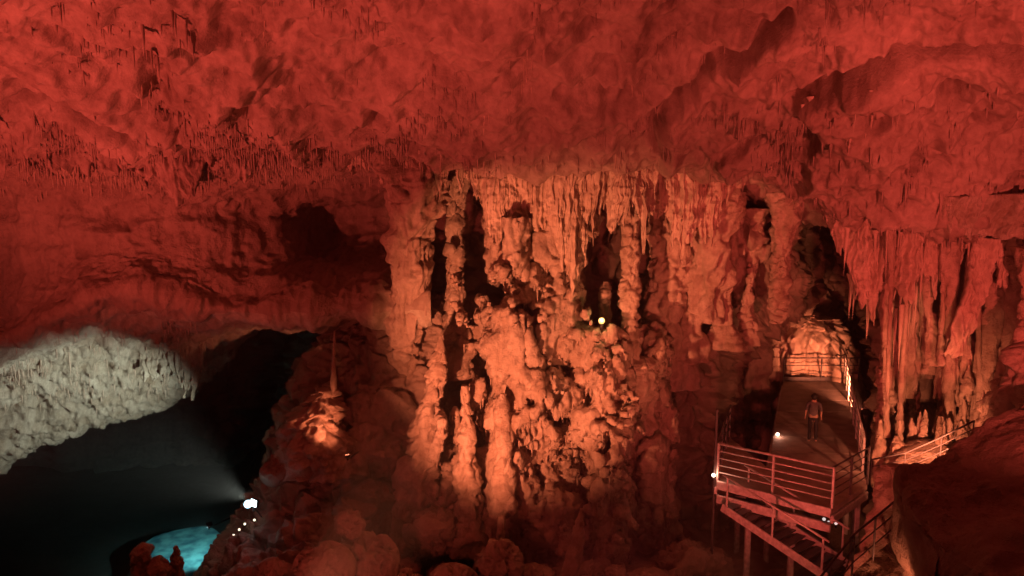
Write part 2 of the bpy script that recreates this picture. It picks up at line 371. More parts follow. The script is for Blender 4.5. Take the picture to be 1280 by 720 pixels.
# ------------------------------------------------------------------ central formation
def mound_field(Pt):
    x, y, z = Pt[..., 0], Pt[..., 1], Pt[..., 2]
    prof = [(-1.5, 505, 770), (690, 500, 772), (640, 492, 792), (590, 508, 812), (540, 555, 816), (490, 575, 818), (450, 583, 812), (425, 590, 800), (405, 598, 742), (350, 592, 733), (310, 604, 728), (285, 612, 720)]
    zs = np.array([P(640, p, 25.5)[2] if p > 0 else -4.5 for p, _, _ in prof]); xl = np.array([P(a, 450, 25.3)[0] for _, a, _ in prof]); xr = np.array([P(b, 450, 25.3)[0] for _, _, b in prof])
    sx = lambda v, p: v * (P(640 + 100, max(p, 0) or 720, 25.3)[0] / P(740, 450, 25.3)[0])
    xl = np.array([sx(a, p[0]) for a, p in zip(xl, prof)]); xr = np.array([sx(a, p[0]) for a, p in zip(xr, prof)])
    L = np.interp(z, zs, xl); Rr = np.interp(z, zs, xr); cx = (L + Rr) / 2; hw = (Rr - L) / 2
    dep = np.interp(z, [-4, 0, 4, 9], [3.4, 2.9, 2.2, 1.5])
    ex = (x - cx) / hw; ey = (y - 26.6) / dep
    e = (np.abs(ex) ** 3 + np.abs(ey) ** 3) ** (1 / 3)
    d = (e - 1) * np.minimum(hw, dep) * .9
    top = P(640, 290, 25.3)[2]
    d = np.maximum(d, z - top - .4)
    return d
h = .075
org = np.array((-4.4, 22.6, -4.2)); dims = np.array((10.0, 7.0, 13.0))
n = np.ceil(dims / h).astype(int)
ax = [org[i] + h * np.arange(n[i]) for i in range(3)]
Pt = np.stack(np.meshgrid(*ax, indexing='ij'), -1).astype(np.float32)
D = mound_field(Pt).astype(np.float32)
near = np.abs(D) < 2.4; pn = Pt[near]
wp = pn + .55 * np.stack([vnoise(pn * .9, 5), vnoise(pn * .9, 6), vnoise(pn * .9, 7)], -1)
f1, f2 = worley(wp * np.array((.75, .75, 1.05), np.float32), 21)
g1, g2 = worley(wp * np.array((1.9, 1.9, 2.6), np.float32), 22)
rib = np.abs(fbm(wp, 2, .4, 33, (.62, .62, .10))); rib2 = np.abs(vnoise(wp * np.array((2.1, 2.1, .34), np.float32), 35)); rib3 = np.abs(vnoise(wp * np.array((4.2, 4.2, .9), np.float32), 36))
rel = 1.5 * sstep(0, .75, rib) - .85 + .42 * sstep(0, .6, rib2) - .2 + .13 * rib3 + .30 * fbm(pn, 2, .5, 24, (.45, .45, .3))
rel -= .55 * (1 - sstep(0, .14, f2 - f1)) * sstep(-.2, .4, vnoise(pn * .8, 31)) + .10 * (1 - sstep(0, .16, g2 - g1)) * sstep(-.2, .4, vnoise(pn * 1.1, 32))
right = sstep(.2, 1.6, pn[:, 0]) * sstep(6.0, 4.5, pn[:, 2])
led = pn[:, 2] * (.85 + .5 * right) + 1.3 * fbm(pn, 3, .55, 29, (.55, .55, .25)); fr = led - np.floor(led)
rel += (.30 + .35 * right) * ((1 - fr) ** 1.4 - .5) * sstep(-.35, .25, vnoise(pn * .5, 30) + .5 * right)
D[near] = D[near] - rel
px_, py_ = pix(pn)
# hollows in the mass: (pixel centre, half sizes) cut from the front
cut = np.full(len(pn), 9.0, np.float32); jj = 9 * fbm(pn * 1.4, 3, .6, 26)
for hx, hy, rx, ry in ((588, 318, 26, 88), (622, 368, 15, 26), (755, 352, 28, 66), (590, 455, 17, 26), (637, 342, 10, 10), (600, 545, 12, 22), (700, 525, 18, 10), (631, 625, 5, 26), (668, 330, 9, 8), (715, 470, 10, 12), (573, 478, 10, 56), (640, 560, 6, 22), (663, 505, 14, 7), (735, 500, 8, 16), (760, 560, 9, 22), (690, 462, 30, 5), (545, 600, 6, 26), (655, 385, 14, 9), (672, 610, 9, 26), (610, 470, 8, 26)):
    e = np.sqrt(((px_ + jj - hx) / rx) ** 2 + ((py_ + jj - hy) / ry) ** 2); cut = np.minimum(cut, (e - 1) * min(rx, ry) * .026)
cut = np.maximum(cut, pn[:, 1] - 29.5)
D[near] = np.maximum(D[near], -cut)
Vm, Fm = surface_nets(D, org, h)
mo = link('flowstone_mound', mesh_np('flowstone_mound', Vm, Fm), M['cal'])
nn = np.empty(len(mo.data.vertices) * 3, np.float32); mo.data.vertices.foreach_get('normal', nn); nn = nn.reshape(-1, 3)
cc = np.empty_like(nn.ravel()); mo.data.vertices.foreach_get('co', cc); cc = cc.reshape(-1, 3)
cc = cc + nn * (.06 * fbm(cc * 4.5, 3, .6, 27) + .07 * ridged(cc, 3, .6, 28, (5, 5, .9)))[:, None]
mo.data.vertices.foreach_set('co', cc.ravel().astype(np.float32)); mo.data.update()
tag(mo, 'huge knobbly flowstone mass rising in the middle of the cave, full of black hollows', 'flowstone')

def column(name, pts, mat, label, cat, group=None, nth=64, nz=160, **kw):
    """pts: (px, py, Y, radius in photograph pixels), bottom to top"""
    o = lathe(name, [P(a, b, y) for a, b, y, _ in pts], [r * px_m(y) for _, _, y, r in pts], nth, nz, mat, **kw)
    return tag(o, label, cat, group)
column('dripstone', [(512, 660, 28.4, 24), (510, 560, 28.0, 14), (508, 480, 27.2, 14), (506, 420, 26.3, 17), (512, 330, 25.8, 22), (516, 260, 25.5, 28), (518, 215, 25.2, 36), (518, 170, 25.2, 44)], M['cal'],
       'broad pale column joining floor and ceiling between the pit and the flowstone mass', 'column', nth=110, nz=300, bump=.20, cell=.9, flute=.26, knob=.22, seed=2)
column('dripstone', [(568, 470, 27.6, 24), (568, 400, 27.6, 13), (567, 330, 27.6, 9), (568, 270, 27.6, 9), (570, 200, 27.6, 18)], M['cal'],
       'ringed narrow column standing inside the dark oval niche', 'column', nth=60, nz=200, bump=.12, cell=.5, rings=.10, ring_h=.5, knob=.14, flute=.1, seed=3)
column('dripstone', [(784, 560, 25.6, 24), (785, 470, 25.4, 16), (786, 410, 25.2, 11), (787, 350, 25.1, 10), (788, 290, 25.0, 11), (790, 240, 25.0, 16), (790, 190, 25.0, 24)], M['cal'],
       'slim knotted column beside the black cleft below the spiky drapery', 'column', nth=56, nz=220, bump=.10, cell=.5, rings=.10, ring_h=.4, knob=.12, seed=4)
column('dripstone', [(842, 480, 28.0, 34), (838, 380, 27.4, 22), (836, 300, 26.8, 22), (840, 235, 26.4, 30), (842, 180, 26, 42)], M['cal'],
       'wide fluted column fading into shadow between the great formation and the rear wall', 'column', nth=80, nz=200, bump=.2, cell=.8, flute=.25, knob=.15, seed=5)
column('dripstone', [(886, 400, 27.6, 26), (884, 330, 26.9, 27), (886, 270, 26.3, 27), (892, 220, 25.8, 34), (895, 170, 25.5, 46)], M['cal'],
       'broad fluted hanging column with ragged foot on the rear wall', 'column', nth=80, nz=200, bump=.2, cell=.8, flute=.28, seed=6)
column('dripstone', [(970, 404, 27.0, 7), (972, 385, 26.9, 9), (976, 340, 26.7, 10), (979, 300, 26.5, 13), (984, 255, 26.3, 20), (986, 200, 26, 32)], M['cal'],
       'tapering column with horizontal ribs beside the dark cleft above the walkway', 'column', nth=56, nz=220, bump=.09, cell=.4, rings=.11, ring_h=.36, knob=.12, flute=.08, seed=7)
for i_, (px0, yy, t0, b0, w0, lab) in enumerate([(866, 27.2, 320, 420, 10, 'dim knotted column in the recess right of the great formation'), (908, 27.3, 290, 405, 11, 'reddish lumpy column on the rear wall nearer the walkway'), (938, 27.5, 310, 400, 8, 'short reddish column beside the ribbed tapering one')]):
    column('dripstone', [(px0, b0 + 30, yy, w0 * 1.8), (px0 - 3, b0 - 20, yy, w0), (px0, (t0 + b0) / 2, yy, w0 * .8), (px0 + 3, t0 + 20, yy, w0), (px0 + 4, t0 - 50, yy, w0 * 2)], M['cal'], lab, 'column', nth=44, nz=150, bump=.12, cell=.45, flute=.12, knob=.16, rings=.06, seed=480 + i_)
column('dripstone', [(820, 700, 26.2, 40), (806, 600, 25.8, 26), (802, 520, 25.6, 20), (800, 465, 25.5, 22), (797, 445, 25.6, 17)], M['cal'],
       'blunt flat topped pillar leaning on the right flank of the flowstone mass', 'pillar', nth=80, nz=200, bump=.16, cell=.7, flute=.15, knob=.2, seed=8)

# tall spires leaning on the mound
sp = [([(520, 690, 24.2, 30), (524, 610, 24.3, 26), (533, 540, 24.6, 18), (543, 480, 24.9, 12), (549, 440, 25.0, 7), (551, 420, 25.1, 2)], 'tall tapering spire rising from the swollen left foot of the flowstone mass', .22, .2),
      ([(588, 690, 23.2, 26), (586, 620, 23.4, 16), (583, 560, 23.6, 10), (582, 510, 23.9, 8), (580, 482, 24.0, 3)], 'slim spire on the front of the flowstone mass above the boulders', .12, .12),
      ([(626, 640, 22.9, 20), (629, 590, 23.1, 13), (630, 545, 23.3, 11), (628, 510, 23.5, 8), (628, 492, 23.6, 3)], 'smooth narrow spire on the centre of the flowstone mass', .08, .06),
      ([(758, 690, 23.6, 14), (758, 650, 23.6, 10), (756, 615, 23.7, 7), (756, 598, 23.7, 2)], 'short stalagmite at the right foot of the flowstone mass', .08, .08),
      ([(708, 740, 21.6, 12), (719, 690, 21.9, 9), (724, 655, 22.0, 6), (727, 636, 22.0, 2)], 'leaning pointed stalagmite in front of the flowstone mass', .06, .06),
      ([(625, 712, 22.0, 8), (625, 690, 22.0, 6), (626, 665, 22.0, 5.5), (627, 648, 22.0, 4), (627, 645, 22.0, 1)], 'thin pale candle shaped stalagmite standing alone in front of the flowstone mass', .02, .02),
      ([(760, 440, 26.2, 12), (757, 405, 26.2, 9), (756, 375, 26.2, 8), (757, 352, 26.2, 3)], 'stubby stalagmite deep inside the black cleft beside the slim column', .08, .06),
      ([(416, 490, 26.0, 4), (417, 460, 26.0, 3), (418, 430, 26.0, 2.5), (418, 412, 26.0, 1)], 'thin stalagmite on the slope above the pit', .03, .03)]
for i, (pts, lab, b, kn) in enumerate(sp):
    column('stalagmite', pts, M['cal'], lab, 'stalagmite', 'stalagmites round the great column', nth=48, nz=110, bump=b, cell=.6, knob=kn, rings=.04 if i != 5 else 0, seed=20 + i)

# ------------------------------------------------------------------ draperies (pleated, thick, ragged foot)
def drapery(name, top, bot, Y, mat, label, nu=200, nv=60, fold=.22, fw=.5, spike=16, sw=7.0, thick=.35, lean=0.0, seed=0, group=None):
    """top, bot: pixel polylines of the upper edge and the ragged lower edge; Y distance (number or pair left/right)."""
    u = np.linspace(0, 1, nu); v = np.linspace(0, 1, nv)
    tx = np.interp(u, np.linspace(0, 1, len(top)), [p[0] for p in top]); ty = np.interp(u, np.linspace(0, 1, len(top)), [p[1] for p in top])
    bx = np.interp(u, np.linspace(0, 1, len(bot)), [p[0] for p in bot]); by = np.interp(u, np.linspace(0, 1, len(bot)), [p[1] for p in bot])
    Ya, Yb = Y if isinstance(Y, tuple) else (Y, Y); Yu = Ya + (Yb - Ya) * u
    q = np.stack([bx / sw, 0 * bx + seed, 0 * bx], -1); teeth = .8 * np.maximum(0, vnoise(q, seed)) ** 1.3 + .6 * np.maximum(0, vnoise(q * 2.3, seed + 1)) + .7 * vnoise(q * .35, seed + 7)
    by = by - spike * .5 + spike * 1.6 * teeth
    T = np.array([P(a, b, y) for a, b, y in zip(tx, ty, Yu)]); B = np.array([P(a, b, y + lean) for a, b, y in zip(bx, by, Yu)])
    G = T[:, None] + (B - T)[:, None] * v[None, :, None]
    s = np.stack([G[..., 0] / fw, 0 * G[..., 0] + seed * 3.1, G[..., 2] * .12], -1)
    f = .6 * fold * fbm(s, 4, .6, seed + 2) + .20 * fbm(G * 1.1, 4, .55, seed + 3, (1, 1, .6)) + .08 * ridged(G, 3, .6, seed + 4, (4.5, 4.5, .5)) + .05 * ridged(G, 2, .6, seed + 5, (5, 5, 4))
    th = thick * (1 - .85 * v[None] ** 1.5) * (np.sin(np.pi * np.clip(u, .03, .97)) ** .4)[:, None]
    Fg = G.copy(); Fg[..., 1] -= f + th / 2; Bk = G.copy(); Bk[..., 1] += th / 2 - f * .8
    Fg[..., 0] += .05 * fbm(G * 3, 2, .5, seed + 6); 
    V = np.concatenate([Fg.reshape(-1, 3), Bk.reshape(-1, 3)]); n = nu * nv
    F = grid_faces(nu, nv); Q = [F[:, ::-1], F + n]
    i = np.arange(nu - 1) * nv; j = i + nv
    Q.append(np.stack([i, j, j + n, i + n], 1)); k = nv - 1; Q.append(np.stack([j + k, i + k, i + k + n, j + k + n], 1))
    a = np.arange(nv - 1); Q.append(np.stack([a + 1, a, a + n, a + 1 + n], 1)); a2 = a + (nu - 1) * nv; Q.append(np.stack([a2, a2 + 1, a2 + 1 + n, a2 + n], 1))
    o = link(name, mesh_np(name, V, np.concatenate(Q)), mat)
    return tag(o, label, 'drapery', group)
DG = 'calcite draperies under the ceiling ledge'
drapery('drapery', [(596, 180), (735, 180)], [(600, 250), (612, 292), (640, 296), (662, 300), (684, 296), (700, 322), (716, 352), (728, 330), (736, 300)], 24.7, M['flow'],
        'tall pale pleated drapery over the top of the flowstone mass', 300, 90, .30, .5, 12, 6, .8, seed=41, group=DG)
drapery('drapery', [(724, 182), (822, 186)], [(728, 318), (738, 300), (746, 282), (756, 300), (768, 296), (782, 290), (800, 282), (818, 270)], 24.4, M['flow'],
        'spiky fringed drapery hanging above the black cleft', 260, 80, .25, .42, 34, 5.5, .6, seed=42, group=DG)
drapery('drapery', [(540, 182), (612, 182)], [(545, 240), (560, 222), (578, 224), (596, 232), (608, 268)], 25.0, M['flow'],
        'short ragged drapery arching over the dark oval niche', 160, 60, .22, .45, 14, 6, .6, seed=43, group=DG)
drapery('drapery', [(396, 186), (548, 186)], [(410, 200), (440, 216), (470, 214), (490, 232), (520, 246), (548, 240)], 24.8, M['flow'],
        'low dark fringed drapery along the ledge toward the pit', 240, 50, .2, .4, 12, 5.5, .5, seed=44, group=DG)
drapery('drapery', [(806, 188), (925, 196)], [(812, 270), (830, 255), (850, 300), (872, 296), (890, 300), (905, 262), (922, 240)], 25.2, M['flow'],
        'wide rough drapery on the ledge right of the spiky fringe', 240, 70, .28, .5, 20, 6, .7, seed=45, group=DG)
drapery('drapery', [(1030, 262), (1112, 268)], [(1042, 300), (1056, 326), (1074, 362), (1090, 384), (1108, 356)], (24.2, 23.6), M['flow'],
        'fringed drapery at the mouth of the dark cleft behind the walkway', 200, 70, .22, .45, 18, 5.5, .6, seed=46, group='draperies of the right hand wall')
drapery('drapery', [(1096, 282), (1215, 292)], [(1098, 340), (1118, 362), (1140, 376), (1165, 352), (1188, 366), (1200, 334)], (23.8, 23.4), M['flow'],
        'broad smooth dark drapery under the shadowed ledge', 260, 80, .28, .42, 22, 6, .6, seed=47, group='draperies of the right hand wall')
drapery('drapery', [(1218, 296), (1262, 300)], [(1176, 448), (1186, 452), (1198, 440), (1212, 405)], (22.8, 22.8), M['flow'],
        'bright slanting blade shaped drapery beside the dark broad one', 140, 90, .18, .5, 10, 7, .5, seed=48, group='draperies of the right hand wall')
drapery('drapery', [(1250, 292), (1330, 292)], [(1242, 372), (1262, 350), (1284, 362), (1320, 380)], (22.6, 22.0), M['flow'],
        'short drapery on the wall past the slanting blade', 160, 60, .22, .5, 16, 6, .5, seed=49, group='draperies of the right hand wall')
drapery('drapery', [(1165, 246), (1300, 240)], [(1178, 286), (1210, 296), (1245, 300), (1300, 296)], (21.9, 21.6), M['pale'],
        'bright rough flowstone ledge lip over the right hand draperies', 200, 40, .35, .7, 5, 9, 1.2, seed=50, group='draperies of the right hand wall')
drapery('drapery', [(-60, 160), (345, 178)], [(-60, 200), (40, 205), (90, 214), (150, 205), (200, 226), (235, 250), (260, 214), (300, 212), (345, 206)], (23.9, 24.2), M['ceil'],
        'long low fringe of tiny drips along the ledge over the pit', 420, 40, .22, .5, 12, 7, .6, seed=51, group=DG)
drapery('drapery', [(175, 392), (262, 396)], [(178, 452), (196, 470), (215, 458), (234, 492), (250, 478), (260, 440)], (28.3, 28.6), M['pale'],
        'yellowish drip fringe at the dim end of the white lit overhang', 180, 50, .18, .45, 20, 6, .5, seed=52)

# ------------------------------------------------------------------ single stalactites
def spike_mesh(name, seed, nth=9, nz=7):
    z = np.linspace(0, -1, nz); th = np.linspace(0, 2 * np.pi, nth, endpoint=False); rs = np.random.default_rng(seed)
    r = (1 - (-z) ** .75) * .5 * (1 + .25 * rs.normal(size=nz)); r[-1] = .012; r = np.minimum.accumulate(r)
    V = np.stack([np.cos(th)[:, None] * r[None] * (1 + .18 * rs.normal(size=(nth, 1))) + .03 * rs.normal(size=nz).cumsum()[None] * .4, np.sin(th)[:, None] * r[None], np.repeat(z[None], nth, 0)], -1)
    return mesh_np(name, V, grid_faces(nth, nz, True))
SPK = [spike_mesh('stalactite', 300 + i) for i in range(6)]
for m_ in SPK: m_.materials.append(M['flow'])
cpx, cpy = pix(CEIL)
def on_sheet(V, ax_, ay_, px, py):
    d = (ax_ - px) ** 2 + (ay_ - py) ** 2 + 1e6 * (V[..., 1] < 4); i = np.unravel_index(d.argmin(), d.shape); return V[i]
def hang(px, py, length_px, width_px, label, group, V=CEIL, q=(cpx, cpy), y=None):
    p = on_sheet(V, q[0], q[1], px, py) if y is None else P(px, py, y)
    s = px_m(p[1]); o = bpy.data.objects.new('stalactite', random.choice(SPK)); COL.objects.link(o)
    L = length_px * s; o.location = (p[0], p[1] + .10, p[2] + .16 + .1 * L); o.scale = (width_px * s * 2, width_px * s * 2, L * 1.1 + .2); o.rotation_euler = (random.uniform(-.04, .04), random.uniform(-.04, .04), random.uniform(0, 6.28))
    return tag(o, label, 'stalactite', group)
SG = 'small stalactites of the ceiling'
for k in range(70):
    hang(random.uniform(480, 910), random.uniform(188, 204), random.uniform(8, 30), random.uniform(1.6, 3.4), 'small stalactite in the row along the ledge above the great column', 'stalactites along the ledge above the great column')
for k in range(45):
    hang(random.uniform(-20, 370), random.uniform(176, 200), random.uniform(8, 26), random.uniform(1.5, 3.0), 'small stalactite in the row along the ledge over the pit', 'stalactites along the ledge over the pit')
for cx_, cy_, sx_, sy_, nn_, lab in ((310, 25, 22, 18, 14, 'little stalactite in the cluster high on the ceiling over the pit'), (190, 95, 20, 30, 12, 'little stalactite in the hollow of the red ceiling'), (655, 90, 24, 40, 16, 'little stalactite in the patch on the ceiling above the great column'),
                                    (800, 120, 26, 26, 12, 'little stalactite in the patch on the ceiling right of the great column'), (1060, 150, 60, 40, 18, 'little stalactite under the slanting ceiling crack'), (560, 150, 60, 15, 12, 'little stalactite on the brow just above the ledge'), (960, 200, 30, 30, 12, 'little stalactite in the shaded fold above the ribbed column')):
    for k in range(nn_): hang(random.gauss(cx_, sx_ * .6), random.gauss(cy_, sy_ * .6), random.uniform(7, 20), random.uniform(2.2, 4.4), lab, SG)
wpx, wpy = pix(LW)
for k in range(18):
    hang(random.uniform(10, 250), random.uniform(415, 470), random.uniform(10, 26), random.uniform(1.6, 3.2), 'small pale stalactite under the white lit overhang', 'stalactites of the white lit overhang', LW, (wpx, wpy))
for k in range(26):
    hang(random.uniform(1060, 1290), random.uniform(286, 300), random.uniform(25, 80), random.uniform(2.5, 5), 'slender stalactite among the right hand draperies', 'stalactites among the right hand draperies', y=random.uniform(22.6, 24.4))

# fields of straws too many to count
def straws(name, pts, lens, rads, mat):
    n_ = len(pts); a = RNG.uniform(0, 6.28, n_)[:, None] + np.arange(4) * np.pi / 2
    base = pts[:, None] + np.stack([np.cos(a) * rads[:, None], np.sin(a) * rads[:, None], np.full_like(a, .06)], -1)
    mid = pts[:, None] + np.stack([np.cos(a) * rads[:, None] * .55, np.sin(a) * rads[:, None] * .55, -lens[:, None] * .55 + 0 * a], -1)
    tip = (pts - np.stack([RNG.normal(0, .01, n_), RNG.normal(0, .01, n_), lens], -1))[:, None]
    V = np.concatenate([base, mid, tip], 1).reshape(-1, 3); o9 = (np.arange(n_) * 9)[:, None]; T = []
    for k in range(4):
        k1 = (k + 1) % 4
        for tri in ((k, k1, 4 + k1), (k, 4 + k1, 4 + k), (4 + k, 4 + k1, 8)): T.append(o9 + np.array(tri))
    o = link(name, mesh_np(name, V, np.concatenate(T)), mat); o['kind'] = 'stuff'; return o
def scatter(V, n_, weight):
    q = V.reshape(-1, 3); w = np.maximum(weight, 0).reshape(-1); return q[RNG.choice(len(q), n_, p=w / w.sum())]
inv = (cpx > -40) & (cpx < 1320) & (cpy > -60) & (cpy < 310) & (CEIL[..., 1] > 10)
cl = np.maximum(0, fbm(CEIL * .55, 3, .6, 200) - .15) ** 1.5
edge_ = sstep(150, 178, cpy) * sstep(232, 205, cpy) * sstep(1000, 900, cpx) * (.2 + np.maximum(0, fbm(CEIL * .8, 2, .5, 202) + .3))
rt = sstep(900, 1000, cpx) * sstep(90, 140, cpy) * (.15 + cl)
pp = scatter(CEIL, 3300, inv * (cl * 1.0 + .45 * edge_ * (1 - .7 * sstep(420, 500, cpx)) + .5 * rt + .012)); L_ = RNG.uniform(.06, .32, len(pp)) * (1 + 1.3 * (RNG.random(len(pp)) > .85))
tag(straws('stalactite_straws', pp, L_, RNG.uniform(.018, .05, len(pp)) * (.6 + L_), M['ceil']), 'countless tiny stalactites and straws covering patches of the cave ceiling', 'stalactites')
lw_ok = (wpx > -40) & (wpx < 500)
pp = scatter(LW, 1500, lw_ok * (sstep(172, 190, wpy) * sstep(250, 215, wpy) + .9 * sstep(25.6, 26.5, LW[..., 1]) * sstep(385, 400, wpy) * sstep(520, 460, wpy) * sstep(300, 200, wpx)) * (.1 + np.maximum(0, fbm(LW * .9, 2, .5, 204))))
L_ = RNG.uniform(.06, .38, len(pp))
tag(straws('stalactite_straws', pp, L_, RNG.uniform(.018, .045, len(pp)) * (.6 + L_), M['flow']), 'countless tiny stalactites fringing the hanging wall over the pit', 'stalactites')
down = (nn[:, 2] < -.35) & (nn[:, 1] < .3); pp = cc[down]
pp = pp[RNG.choice(len(pp), min(2600, len(pp)), replace=False)]; L_ = RNG.uniform(.05, .32, len(pp))
fr_o = straws('drip_fringe', pp, L_, RNG.uniform(.02, .05, len(pp)) * (.7 + L_), M['cal']); fr_o.parent = mo

# ------------------------------------------------------------------ right hand stalagmites and columns
RG = 'stalagmites behind the right hand railing'
for i, (pts, lab, b) in enumerate([
    ([(1098, 560, 24.0, 12), (1102, 520, 24.0, 9), (1108, 495, 24.0, 11), (1105, 475, 24.1, 7), (1100, 462, 24.2, 2)], 'rough forked stalagmite at the edge of the dark cleft', .12),
    ([(1122, 600, 22.4, 8), (1122, 575, 22.4, 7), (1122, 558, 22.4, 8), (1121, 545, 22.4, 3)], 'stubby beaded stalagmite behind the low railing', .08),
    ([(1150, 592, 22.6, 10), (1153, 560, 22.6, 7), (1156, 530, 22.7, 4), (1157, 512, 22.7, 1)], 'pointed stalagmite behind the low railing, next to the beaded one', .05),
    ([(1170, 580, 22.9, 9), (1173, 550, 22.9, 6), (1176, 525, 23, 4), (1177, 508, 23, 1)], 'pointed stalagmite behind the low railing, the more slender of the pair', .05),
    ([(1203, 545, 23.2, 8), (1205, 510, 23.2, 6), (1209, 480, 23.2, 5), (1211, 455, 23.3, 1.5)], 'tall knotted stalagmite between the railing and the wall', .06),
    ([(1112, 480, 25.2, 10), (1113, 455, 25.2, 9), (1114, 435, 25.2, 8), (1115, 420, 25.3, 3)], 'reddish stump on a shelf of the dark cleft wall', .10)]):
    column('stalagmite', pts, M['cal'], lab, 'stalagmite', RG, nth=36, nz=80, bump=b, cell=.35, knob=.06, rings=.05, ring_h=.3, seed=60 + i)
for i, (pts, lab) in enumerate([
    ([(1222, 545, 23.4, 15), (1226, 500, 23.4, 11), (1234, 450, 23.4, 9), (1243, 400, 23.3, 10), (1250, 330, 23.2, 14)], 'leaning reddish column rising from the slope behind the tall knotted stalagmite'),
    ([(1256, 520, 22.8, 14), (1254, 470, 22.8, 8), (1262, 420, 22.7, 8), (1270, 370, 22.6, 12), (1275, 320, 22.4, 18)], 'thin waisted column on the right wall under the short drapery'),
    ([(1150, 470, 26.0, 14), (1152, 420, 25.8, 9), (1152, 380, 25.6, 10), (1150, 320, 25.2, 16)], 'dim column in the shadow behind the broad drapery'),
    ([(1290, 470, 20.5, 22), (1286, 420, 20.6, 15), (1292, 370, 20.8, 15), (1300, 310, 21, 24)], 'stout column at the end of the right wall')]):
    column('dripstone', pts, M['cal'], lab, 'column', 'columns of the right hand wall', nth=48, nz=130, bump=.12, cell=.5, flute=.14, knob=.08, seed=80 + i)
for i, (pts, lab) in enumerate([
    ([(1262, 545, 20.6, 42), (1266, 505, 20.6, 36), (1270, 480, 20.7, 24), (1272, 466, 20.8, 6)], 'rounded flowstone hump at the top of the dark flank'),
    ([(1300, 520, 20.0, 48), (1290, 470, 20.0, 36), (1286, 440, 20.1, 20), (1286, 428, 20.2, 4)], 'smooth reddish hump against the right wall'),
    ([(1170, 590, 21.8, 55), (1168, 570, 21.8, 44), (1166, 556, 22.0, 20), (1166, 552, 22, 4)], 'low rough hump carrying the stalagmites behind the low railing'),
    ([(1124, 690, 18.4, 26), (1122, 640, 18.6, 25), (1120, 605, 18.9, 22), (1118, 586, 19.1, 14), (1117, 580, 19.2, 3)], 'layered reddish rock stack below the low railing'),
    ([(1092, 700, 17.8, 16), (1095, 672, 17.8, 14), (1097, 652, 17.9, 6), (1098, 648, 17.9, 1)], 'small lit rock beside the lower path'),
    ([(1076, 730, 17.0, 20), (1078, 706, 17.0, 14), (1082, 692, 17.1, 5), (1083, 688, 17.1, 1)], 'bright rounded rock at the foot of the lower path')]):
    column('rock', pts, M['wall'], lab, 'rock', None, nth=64, nz=70, bump=.2, cell=.7, rings=.10 if i == 3 else .03, ring_h=.28, knob=.12, seed=90 + i)

def boulder(px, py, Y, r, label, seed, mat='wall', flatten=.85, group='boulders on the cave floor'):
    s = px_m(Y); c = P(px, py, Y); rr = r * s
    me = bpy.data.meshes.new('boulder'); bm = bmesh.new(); bmesh.ops.create_icosphere(bm, subdivisions=5, radius=1.0); bm.to_mesh(me); bm.free()
    v = np.empty(len(me.vertices) * 3, np.float32); me.vertices.foreach_get('co', v); v = v.reshape(-1, 3)
    rs = np.random.default_rng(seed); pl = rs.normal(size=(15, 3)); pl /= np.linalg.norm(pl, axis=1, keepdims=True); h_ = rs.uniform(.72, 1.05, 15)
    k_ = np.maximum(v @ pl.T, 1e-3) / h_; d = (k_ ** 40).sum(1) ** (-1 / 40) + .13 * fbm(v * 1.3 + seed * 3.3, 4, .55, seed) + .16 * ridged(v * 2.4 + seed, 5, .68, seed + 1) - .16 * (1 - sstep(0, .14, np.subtract(*worley(v * 1.6 + .4 * fbm(v * 2, 2, .5, 9)[:, None] + seed * 7.1, seed)[::-1]))); d = np.minimum(d, 1.3)
    v = v * d[:, None] * np.array((rr, rr * .95, rr * flatten))
    me.vertices.foreach_set('co', v.ravel().astype(np.float32)); me.polygons.foreach_set('use_smooth', np.ones(len(me.polygons), bool)); me.update()
    o = link('boulder', me, M[mat], None, c.tolist()); o.rotation_euler = (0, 0, seed * 1.7)
    return tag(o, label, 'boulder', group)
rng2 = random.Random(5)
RW = ['thin drip column on the right hand wall', 'slender hanging cone on the right hand wall']
for k in range(26):
    px0 = rng2.uniform(1105, 1300); yy = rng2.uniform(23.0, 25.2); t0 = rng2.uniform(300, 350); b0 = rng2.uniform(430, 530); w0 = rng2.uniform(3, 7); lean_ = rng2.uniform(-8, 12)
    column('dripstone', [(px0, b0 + 20, yy, w0 * 1.5), (px0 + lean_ * .3, b0 - 20, yy, w0), (px0 + lean_ * .7, (t0 + b0) / 2, yy, w0 * .8), (px0 + lean_, t0 + 20, yy, w0 * 1.2), (px0 + lean_, t0 - 30, yy, w0 * 2.2)], M['cal'], RW[0], 'column', 'thin columns of the right hand wall', nth=24, nz=70, bump=.07, cell=.4, flute=.08, knob=.08, rings=.04, seed=400 + k)
for k in range(34):
    hang(rng2.uniform(1062, 1290), rng2.uniform(300, 400), rng2.uniform(30, 90), rng2.uniform(2.5, 6), RW[1], 'hanging cones of the right hand wall', y=rng2.uniform(23.4, 25.6))
SG2 = 'small stalagmites on the ridge behind the low railing'
for k in range(16):
    px0 = rng2.uniform(1095, 1285); base = np.interp(px0, [1095, 1190, 1285], [585, 560, 515]); yy = rng2.uniform(21.6, 23.4); hh = rng2.uniform(18, 60); w0 = rng2.uniform(3.5, 7)
    column('stalagmite', [(px0, base + 25, yy, w0 * 1.5), (px0, base - hh * .2, yy, w0), (px0 + 1, base - hh * .7, yy, w0 * .7), (px0 + 1, base - hh, yy, 1)], M['cal'], 'small salmon coloured stalagmite on the ridge behind the low railing', 'stalagmite', SG2, nth=22, nz=40, bump=.06, cell=.3, knob=.07, rings=.05, ring_h=.25, seed=430 + k)
